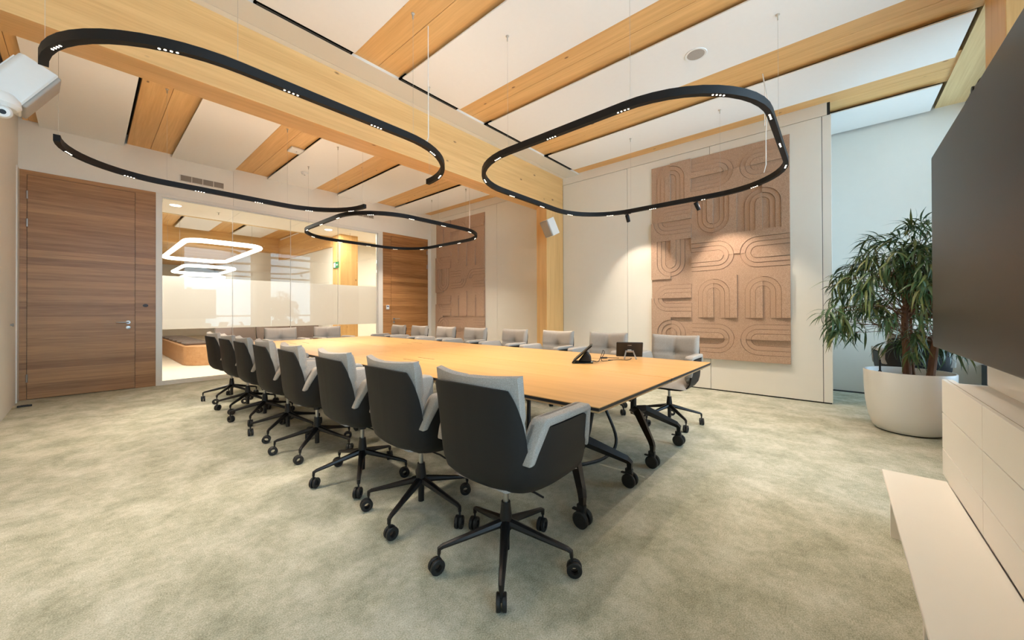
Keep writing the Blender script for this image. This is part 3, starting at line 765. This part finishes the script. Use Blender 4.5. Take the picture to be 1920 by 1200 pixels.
lg = B(); lg.box(.0002, .0008, -.016, -.012, .128, .138); lg.box(.0002, .0008, -.008, .018, .130, .136); lg.build('logo', M_grille, tb_)
b = B(); b.box(.006, .030, -.04, .04, .060, .078, .003)
for s in (-1, 1): b.tube([(.02, s*.035, .070), (.10, s*.055, .004)], .007, 6)
st2 = b.build('stand', M_chrome, t, True)
st2.location = (.004, 0, 0)
def wire(label, pts, rad=.0032, mat=M_blackp, name='cable'):
    P = [Vector(p) for p in pts]; out = []
    for i in range(len(P)-1):
        a, b_, c, d = P[max(0, i-1)], P[i], P[i+1], P[min(len(P)-1, i+2)]
        for k in range(8):
            f = k/8; out.append(.5*((2*b_)+(c-a)*f+(2*a-5*b_+4*c-d)*f*f+(3*b_-a-3*c+d)*f**3))
    out.append(P[-1])
    return tag(B().tube(out, rad, 6).build(name, mat, None, True), label, 'cable')
z = ZTOP+.0034
wire('thin black cable looping up behind the wedge-shaped touch panel', [(3.04, 1.68, z+.01), (3.10, 1.66, z), (3.20, 1.68, z+.05), (3.27, 1.70, z+.085), (3.22, 1.66, z+.07), (3.12, 1.64, z+.012), (3.18, 1.62, z), (3.30, 1.60, z)])
c = wire('thin black cable running from the tablet across the table', [(3.50, 1.52, z+.004), (3.44, 1.50, z), (3.36, 1.50, z), (3.34, 1.56, z), (3.30, 1.60, z), (3.24, 1.63, z)])
t = thing('cable_adapter', 'small black cable adapter lying left of the tablet', 'adapter', (3.36, 1.74, ZTOP), D(-50))
box('plug', -.035, .035, -.011, .011, 0, .014, M_blackp, t, .004); B().tube([(.035, 0, .007), (.09, .01, .004), (.15, .0, .004)], .003, 6).build('lead', M_blackp, t, True)

# ------------------------------------------------------------------ media wall, bench, television
YM = -.42
mu = thing('media_unit', 'cream panelled low media unit under the television', 'cabinet', (1.6, -.5, 0))
rows = [(.322, .464), (.464, .656), (.656, .834)]; cols = [(3.03, 2.29), (2.29, 1.55), (1.55, .81)]
for z0, z1 in rows:
    for a, c in cols: box('front_panel', c+.002-1.6, a-.002-1.6, YM-.016+.5, YM+.5, z0+.002, z1-.002, M_media, mu, .0015)
box('panel_backing', .82-1.6, 3.02-1.6, YM-.019+.5, YM-.0165+.5, .322, .83, M_tan, mu)
box('carcass', .81-1.6, 2.90-1.6, -.56+.5, YM-.019+.5, .0, .832, M_media, mu)
box('end_panel', 2.90-1.6, 3.028-1.6, YM-.04+.5, YM-.019+.5, .0, .832, M_media, mu)
box('back_wall', 1.30-1.6, 2.887-1.6, -.60+.5, -.545+.5, .83, 2.02, M_media, mu, .01)
bn = thing('low_bench', 'long low cream bench along the foot of the media unit', 'bench', (1.6, -.3, 0))
box('bench_top', .75-1.6, 2.915-1.6, YM+.001+.3, -.180+.3, .305, .321, M_media, bn, .004)
box('edge_strip', .755-1.6, 2.910-1.6, YM+.003+.3, -.184+.3, .296, .305, M_bronze, bn)
box('plinth', .78-1.6, 2.87-1.6, YM+.003+.3, -.265+.3, 0, .296, M_media, bn)
for x in (2.80, 1.78, .85): box('foot_panel', x-1.6, x+.03-1.6, -.265+.3, -.205+.3, 0, .296, M_media, bn)
tv = thing('television', 'large wall television with dark screen above the cream media unit', 'television', (2.2, -.43, .997))
box('housing', -.945, .975, -.05, .022, 0, 1.077, M_tvb, tv, .004); box('screen', -.935, .965, .0215, .0235, .012, 1.067, M_tvs, tv)
b = B(); b.box(-.3, .3, -.115, -.05, .3, .8); b.build('wall_mount', M_blackm, tv)
t = thing('conference_camera', 'small dark camera on top of the television', 'camera', (2.42, -.455, 2.074))
B().box(-.06, .06, -.03, .04, .0, .02, .006).build('clip', M_blackp, t, True)
B().lathe([(0, -.07), (.020, -.07), (.027, -.062), (.027, .062), (.020, .07), (0, .07)], 20, Matrix.Translation((.0, .0, .040)) @ Matrix.Rotation(PI/2, 4, 'Y')).build('camera_body', M_bronze, t, True)
B().lathe([(0, 0), (.016, 0), (.016, .006), (0, .008)], 18, Matrix.Translation((.0, .025, .040)) @ Matrix.Rotation(-PI/2, 4, 'X')).build('lens', M_tvs, t, True)

# ------------------------------------------------------------------ potted ficus
PX, PY = 5.40, -.525
pt = thing('plant_pot', 'large white rounded planter standing by the window bay', 'planter', (PX, PY, 0))
B().lathe([(0, .012), (.235, .012), (.262, .04), (.292, .14), (.312, .28), (.322, .42), (.326, .595), (.324, .600), (.314, .600), (.311, .595), (.305, .50), (0, .50)], 48).build('pot', M_pot, pt, True, 40)
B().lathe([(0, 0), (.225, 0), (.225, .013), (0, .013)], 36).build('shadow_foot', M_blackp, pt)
B().lathe([(0, .535), (.302, .53), (.302, .505), (0, .505)], 30).build('granulate', M_soil, pt)
ind = B().lathe([(0, .53), (.014, .53), (.014, .585), (.008, .59), (.008, .70), (0, .70)], 12, Matrix.Translation((-.03, .20, 0))).build('water_gauge', M_blackp, pt, True)
fc = thing('potted_ficus', 'narrow-leaved ficus tree growing in the large white planter', 'plant', (PX, PY, .53))
rnd = random.Random(11)
trunks = B(); 
tr = [[(.03, .0, -.02), (.02, .01, .3), (.0, .02, .6), (.02, .0, .85)], [(-.06, -.14, -.02), (-.02, -.18, .35), (.05, -.22, .7), (.02, -.2, .95)], [(.06, -.05, -.02), (.05, -.03, .3), (.04, -.03, .6)]]
for p, r in zip(tr, ((.034, .03, .026, .02), (.032, .028, .022, .016), (.012, .011, .008))):
    B().tube(p, r, 10).build('trunk', M_bark, fc, True)
tips = []
def tip_ok(): pass
for k in range(185):
    a = rnd.uniform(0, 2*PI); q = rnd.random()**.5; rad = .62*q
    cx_, cy_ = rad*math.cos(a)+.0, rad*math.sin(a)-.02
    ztop = 1.56-.55*(q**2.2); zlow = .80-.34*q
    zz = zlow+(ztop-zlow)*(rnd.random()**.75)
    tips.append((cx_, max(cy_, -.36), zz))
for k in range(16): # low sprays by the rim
    a = rnd.uniform(-.2, 2*PI); tips.append((.26*math.cos(a), .26*math.sin(a)-.1, rnd.uniform(.22, .42)))
for k in range(12): tips.append((-.25+rnd.uniform(-.2, .15), .50+rnd.uniform(-.1, .15), rnd.uniform(.42, .70)))
br = B()
for (x, y, zz) in tips:
    s0 = Vector((rnd.choice((.01, .02)), rnd.choice((.01, -.19)), min(zz-.05, rnd.uniform(.5, .95)) if zz > .6 else rnd.uniform(.25, .5)))
    e = Vector((x, y, zz)); mid = (s0+e)/2+Vector((0, 0, .10))
    br.tube([s0, mid, e], [.005, .003, .0015], 5)
tag(br.build('branches', M_bark, fc, True), kind='stuff')
# leaf mesh: narrow, folded along the midrib, drooping
def leaf_mesh(name, L, W, droop):
    vv, ff = [], []; n = 5
    for i in range(n+1):
        t_ = i/n; wdt = W*math.sin(PI*min(1, t_*.94+.06))**.8*(1-t_**3*.6); zz = .02*math.sin(t_*PI)-droop*t_*t_
        if i == n: wdt = .0006
        vv += [(L*t_, wdt, zz+.25*wdt), (L*t_, 0, zz), (L*t_, -wdt, zz+.25*wdt)]
    for i in range(n):
        k = 3*i; ff += [(k, k+1, k+4, k+3), (k+1, k+2, k+5, k+4)]
    me = bpy.data.meshes.new(name); me.from_pydata(vv, [], ff); me.update(); me.polygons.foreach_set('use_smooth', [True]*len(ff)); return me, vv, ff
kinds = []
for i, (L, W, dr) in enumerate(((.17, .0095, .05), (.20, .0105, .08), (.145, .009, .03), (.22, .011, .11))):
    me, vv, ff = leaf_mesh('leaf', L, W, dr); me.materials.append(M_leaf if i != 3 else M_leaf2); kinds.append((me, vv, ff))
mats4 = []
for (x, y, zz) in tips:
    out = Vector((x, y+.05, 0)); oa = math.atan2(out.y, out.x)
    for k in range(rnd.randint(12, 15)):
        az = oa+rnd.gauss(0, 1.0); pitch = rnd.gauss(.45, .5)+(.25 if zz < 1.1 else 0)   # positive = down
        if zz > 1.35: pitch -= .6
        back = rnd.uniform(0, .12)
        pos = Vector((x-back*math.cos(oa)+rnd.uniform(-.02, .02), y-back*math.sin(oa)+rnd.uniform(-.02, .02), zz+rnd.uniform(-.03, .03)+back*.3))
        pos.x = min(pos.x, .55); pos.y = max(pos.y, -.34)
        sc4 = rnd.uniform(.75, 1.15)
        mats4.append((rnd.choice((0, 0, 1, 1, 2, 3)), Matrix.Translation(pos) @ Matrix.Rotation(az, 4, 'Z') @ Matrix.Rotation(pitch, 4, 'Y') @ Matrix.Rotation(rnd.uniform(-.6, .6), 4, 'X') @ Matrix.Scale(sc4, 4)))
# the leaves nearest the camera are single parts, the others one part
mats4.sort(key=lambda e: e[1].translation.x*.75+e[1].translation.y*.66*-1*0+e[1].translation.y*.0)
for ki, m4 in mats4[:300]:
    o = bpy.data.objects.new('leaf', kinds[ki][0]); COL.objects.link(o); o.parent = fc; o.matrix_local = m4
for mat_i, mm in ((0, M_leaf), (1, M_leaf2)):
    vv, ff = [], []
    for ki, m4 in mats4[300:]:
        if (ki == 3) != bool(mat_i): continue
        o0 = len(vv); vv += [tuple(m4 @ Vector(v)) for v in kinds[ki][1]]; ff += [tuple(i+o0 for i in f) for f in kinds[ki][2]]
    me = bpy.data.meshes.new('foliage'); me.from_pydata(vv, [], ff); me.update(); me.polygons.foreach_set('use_smooth', [True]*len(ff))
    tag(link('foliage', me, mm, fc), kind='stuff')

# ------------------------------------------------------------------ wall speakers and cameras
def speaker(label, loc, yaw, tilt, wallpt):
    t = thing('wall_speaker', label, 'speaker', loc, 0, 'white wall speakers')
    R4 = Matrix.Rotation(yaw, 4, 'Z') @ Matrix.Rotation(tilt, 4, 'Y')
    # front faces +x local
    poly = [(-.095, -.075), (-.095, .075), (-.07, .10), (.085, .125), (.09, .12), (.09, -.12), (.085, -.125), (-.07, -.10)]
    body = B().prism([(x, y) for x, y in poly], 'z', -.155, .155, .010, 3).build('cabinet', M_whitep, t, True, 40); body.matrix_local = R4
    gr = B().box(.088, .112, -.118, .118, -.148, .148, .010, 3).build('front_grille', M_grille, body, True)
    br_ = B(); a = R4 @ Vector((-.095, 0, .0)); wpt = Vector(wallpt)-Vector(loc)
    br_.tube([a, a+(wpt-a)*.5, wpt], .014, 10); br_.build('bracket_arm', M_whitep, t, True)
    pl = B().box(-.05, .05, -.008, .008, -.06, .06, .004).build('wall_plate', M_whitep, t); pl.location = wpt
    yk = B().box(-.106, -.094, -.05, .05, -.13, .13, .003).build('yoke', M_whitep, body)
    return t
speaker('white speaker tilted down on the spruce column', (5.62, 3.97, 2.76), D(158), D(26), (5.85, 4.13, 2.77))
speaker('white speaker at the left picture edge below the long beam', (-.29, 4.02, 2.70), D(4), D(30), (-.55, 4.30, 2.80))
t = thing('dome_camera', 'white round-lens camera below the speaker at the left edge', 'camera', (-.36, 3.86, 2.475))
B().lathe([(0, .085), (.06, .08), (.085, .05), (.09, .01), (.07, -.01), (0, -.01)], 28).build('housing', M_whitep, t, True)
b = B().lathe([(0, -.06), (.028, -.06), (.036, -.05), (.040, 0), (.040, .05), (0, .05)], 24).build('camera_head', M_whitep, t, True)
q = Vector((.36, -3.86, -1.3)).normalized().to_track_quat('-Z', 'Y').to_matrix().to_4x4(); b.matrix_local = Matrix.Translation((.02, -.05, -.045)) @ q
ln = B().lathe([(0, -.062), (.014, -.062), (.014, -.058), (0, -.058)], 16).build('lens', M_tvs, t); ln.matrix_local = Matrix.Translation((.02, -.05, -.045)) @ q
B().tube([(0, 0, .08), (-.1, .2, .16), (-.22, .40, .25)], .02, 10).build('bracket_arm', M_whitep, t, True)

# ------------------------------------------------------------------ small ceiling items
t = thing('ceiling_speaker', 'round white flush speaker in a ceiling panel near the television', 'speaker', (4.13, 1.085, ZP))
B().lathe([(0, -.004), (.085, -.004), (.100, -.007), (.104, -.003), (.104, 0), (0, 0)], 40).build('bezel', M_whitep, t, True)
B().lathe([(0, -.006), (.082, -.006), (.082, -.003)], 36).build('grille', M_grille, t)
t = thing('access_point', 'white square wireless access point on the ceiling planks', 'access point', (2.28, 6.72, ZK))
B().box(-.11, .11, -.11, .11, -.035, 0, .012, 3).build('housing', M_whitep, t, True); B().lathe([(0, -.0365), (.008, -.0365), (.008, -.034)], 10).build('status_light', M_screen, t)
t = thing('smoke_detector', 'small white smoke detector on a ceiling panel above the glass', 'smoke detector', (2.70, 7.55, ZP))
B().lathe([(0, -.05), (.03, -.05), (.045, -.04), (.052, -.025), (.052, -.015), (.06, -.012), (.06, 0), (0, 0)], 28).build('detector_head', M_whitep, t, True); B().lathe([(0, -.056), (.012, -.056), (.012, -.05)], 12).build('sensor_cap', M_grille, t)
t = thing('door_stop', 'small black rubber door stop on the carpet before the brown door', 'door stop', (-.53, 7.90, 0)); box('rubber_block', -.06, .06, -.02, .02, 0, .022, M_blackp, t, .006)
B().tube([(-.03, 0, .02), (.03, 0, .02)], .006, 8).build('bead', M_blackp, t, True)
t = thing('wall_bumper', 'tiny steel door bumper on the left wall at handle height', 'bumper', (XL, 7.75, 1.06)); B().lathe([(0, 0), (.014, 0), (.014, .012), (.02, .016), (.02, .026), (0, .028)], 16, Matrix.Rotation(PI/2, 4, 'Y')).build('knob', M_chrome, t, True)

# ------------------------------------------------------------------ lounge beyond the glass
LY0, LY1 = YG+.1, 26.0
tag(box('floor_lounge', XL-3, 12, LY0, LY1, -.1, 0, M_lfloor), 'pale beige floor of the lounge beyond the glass', 'floor', kind='structure')
lc = tag(box('ceiling_lounge', XL-3, 12, LY0, LY1, 4.05, 4.15, M_slab), 'timber ceiling of the lounge beyond the glass', 'ceiling', kind='structure')
for a, b_ in ((-3.6, .95), (.955, 2.15), (2.155, 3.35), (3.355, 4.55), (4.555, 7.5), (7.505, 12)): box('soffit_panel', a, b_, LY0, 10.78, 3.35, 3.38, M_ceilp, lc)
box('soffit_fascia', -3.6, 12, 10.78, 10.84, 3.34, 4.05, M_plate, lc)
for i in range(6):
    a = -1.6+1.41*i+.35
    box('ceiling_plank', a-.41, a-.14, 10.84, 15.2, 3.86, 3.92, M_plank, lc); box('ceiling_plank', a-.135, a+.13, 10.84, 15.2, 3.86, 3.92, M_plank, lc)
    box('ceiling_panel', a+.16, a+.97, 11.2, 15.0, 3.80, 3.83, M_ceilp, lc)
for i in range(11):
    y0 = 15.6+i*.93; box('ceiling_board', -3.6, 12, y0, y0+.90, 3.70, 3.76, M_beamx, lc)
tag(box('trim_4', -3.6, 4.6, 15.2, 15.55, 3.37, 4.05, M_beamx), 'spruce cross beam over the lounge', 'beam', kind='structure')
tag(box('trim_5', 4.56, 4.90, 10.85, 15.2, 3.08, 4.05, M_beamy), 'spruce beam over the white lounge wall', 'beam', kind='structure')
tag(box('trim_6', 4.55, 5.04, 10.2, 10.68, 0, 3.35, M_colz), 'spruce column beyond the glass at the end of the lounge wall', 'column', kind='structure')
wlr = tag(box('wall_lounge_right', 4.62, 4.75, 10.68, LY1, 0, 4.05, M_paint), 'white lounge wall beyond the glass', 'wall', kind='structure')
box('doorway_frame', 4.605, 4.63, 11.0, 11.9, 0, 2.10, M_frame, wlr); box('doorway_leaf', 4.60, 4.606, 11.06, 11.84, 0, 2.04, M_paint, wlr)
tag(box('wall_lounge_back', -3.6, 12, LY1, LY1+.1, 0, 4.05, M_paint), 'far white wall at the end of the lounge', 'wall', kind='structure')
tag(box('wall_lounge_left', -3.7, -3.6, LY0, LY1, 0, 4.05, M_paint), 'left white wall of the lounge', 'wall', kind='structure')
wc = tag(box('wall_corridor', 4.75, 9.1, 12.0, 12.15, 0, 4.05, M_paint), 'white corridor wall right of the lounge column', 'wall', kind='structure')
box('added_corridor_end', 9.0, 9.1, LY0, 12.0, 0, 4.05, M_paint, wc); box('added_corridor_return', XW, 9.1, YG-.0, YG+.1, 0, 4.05, M_paint, wc)  # two unseen walls added to shut sky light out of the corridor
box('added_lounge_return', -3.7, XL-.1, YG, YG+.1, 0, 4.05, M_paint, bpy.data.objects['wall_lounge_left'])  # unseen wall added to stop sky light entering the lounge
def led_ring(label, x0, x1, y0, y1, z, rot=0):
    t = thing('led_ring_lamp', label, 'ceiling light', ((x0+x1)/2, (y0+y1)/2, z), rot, 'glowing ring lamps in the lounge')
    hx, hy = (x1-x0)/2, (y1-y0)/2
    p = round_rect(0, 0, hx, hy, .35, 5)
    b = B(); b.tube([(x, y, 0) for x, y in p], .055, 8, closed=True); b.build('glowing_tube', M_ledring, t, True)
    for sx in (-1, 1):
        for sy in (-1, 1): B().tube([(sx*hx, sy*hy*.5, .05), (sx*hx, sy*hy*.5, (3.857 if y1 < 15.5 else 3.697)-z)], .003, 5).build('suspension_wire', M_wire, t)
led_ring('glowing white ring lamp nearest the glass in the lounge', 1.51, 3.02, 11.2, 15.45, 2.9)
led_ring('glowing white ring lamp in the middle of the lounge', 2.28, 3.77, 17.3, 20.6, 2.9)
led_ring('glowing white ring lamp farthest back in the lounge', 2.9, 4.3, 21.6, 23.6, 2.9)
for (x, y, lab) in ((1.16, 9.92, 'left glowing round downlight in the corridor ceiling'), (4.12, 9.92, 'right glowing round downlight in the corridor ceiling'), (7.1, 9.92, 'added round downlight brightening the corridor wall, unseen behind the amber oak door')):  # the third downlight is added out of view to brighten the corridor wall
    t = thing('corridor_downlight', lab, 'ceiling light', (x, y, 3.35))
    B().lathe([(.085, 0), (.10, -.004), (.10, 0)], 30).build('trim_ring', M_whitep, t, True); B().lathe([(0, -.003), (.086, -.003)], 28).build('diffuser', M_down, t)
    l = bpy.data.lights.new('downlight_lamp', 'AREA'); l.shape = 'DISK'; l.size = .16; l.energy = (190 if x < 2 else 70 if x < 5 else 130)*LAMP; l.color = (1, .92, .84)
    o = bpy.data.objects.new('downlight_lamp', l); COL.objects.link(o); o.parent = t; o.location = (0, 0, -.01)
for i, (x, y) in enumerate(((1.85, 9.95), (4.7, 9.95))):
    t = thing('sprinkler_head', ['small sprinkler head in the corridor ceiling, left', 'small sprinkler head in the corridor ceiling, right'][i], 'sprinkler', (x, y, 3.35))
    B().lathe([(0, 0), (.035, 0), (.035, -.006), (0, -.008)], 16).build('rosette', M_whitep, t, True); B().tube([(0, 0, -.006), (0, 0, -.05)], .006, 6).build('nozzle', M_chrome, t)
# curved lounge bench
lb = thing('lounge_bench', 'curved oak bench with brown-grey cushions beyond the glass', 'bench', (2.6, 11.0, 0))
plan = [(1.9, -.15)] + [(p[0], p[1]) for p in arc(-.55, .45, .60, -PI/2, -PI, 8)] + [(-1.15, 5.0), (-.45, 5.0), (-.45, 1.0), (1.9, .60)]
B().prism(plan, 'z', .0, .44, .01, 1).build('bench_body', M_lbench, lb)
for k, (x, y) in enumerate(((.05, .10), (.72, .10), (1.40, .10))): B().box(x-.30, x+.30, y-.22, y+.20, .44, .50, .025, 3).build('seat_pad', M_lounge_f, lb, True)
for k in range(6): B().box(-1.08, -.60, .55+k*.72, 1.13+k*.72, .44, .50, .025, 3).build('seat_pad', M_lounge_f, lb, True)
for k, x in enumerate((-.1, .75, 1.5)): B().prism([(.36, .44), (.52, .44), (.62, .92), (.54, .93)], 'x', x-.42, x+.40, .02, 2).build('back_pad', M_lounge_f, lb, True)
# exit sign on the column
t = thing('exit_sign', 'green exit pictogram sign on the lounge column', 'sign', (4.55, 10.44, 2.52))
box('sign_plate', -.02, 0, -.16, .16, -.085, .085, M_green, t)
b = B(); b.box(-.0215, -.02, .02, .13, -.065, .065); b.build('sign_doorway', M_whitep, t)
b = B(); b.prism([(-.02, .0), (-.07, .03), (-.07, .012), (-.13, .012), (-.13, -.012), (-.07, -.012), (-.07, -.03)], 'x', -.0215, -.02); b.build('sign_arrow', M_whitep, t)
# lounge lamp light comes from the glowing rings themselves
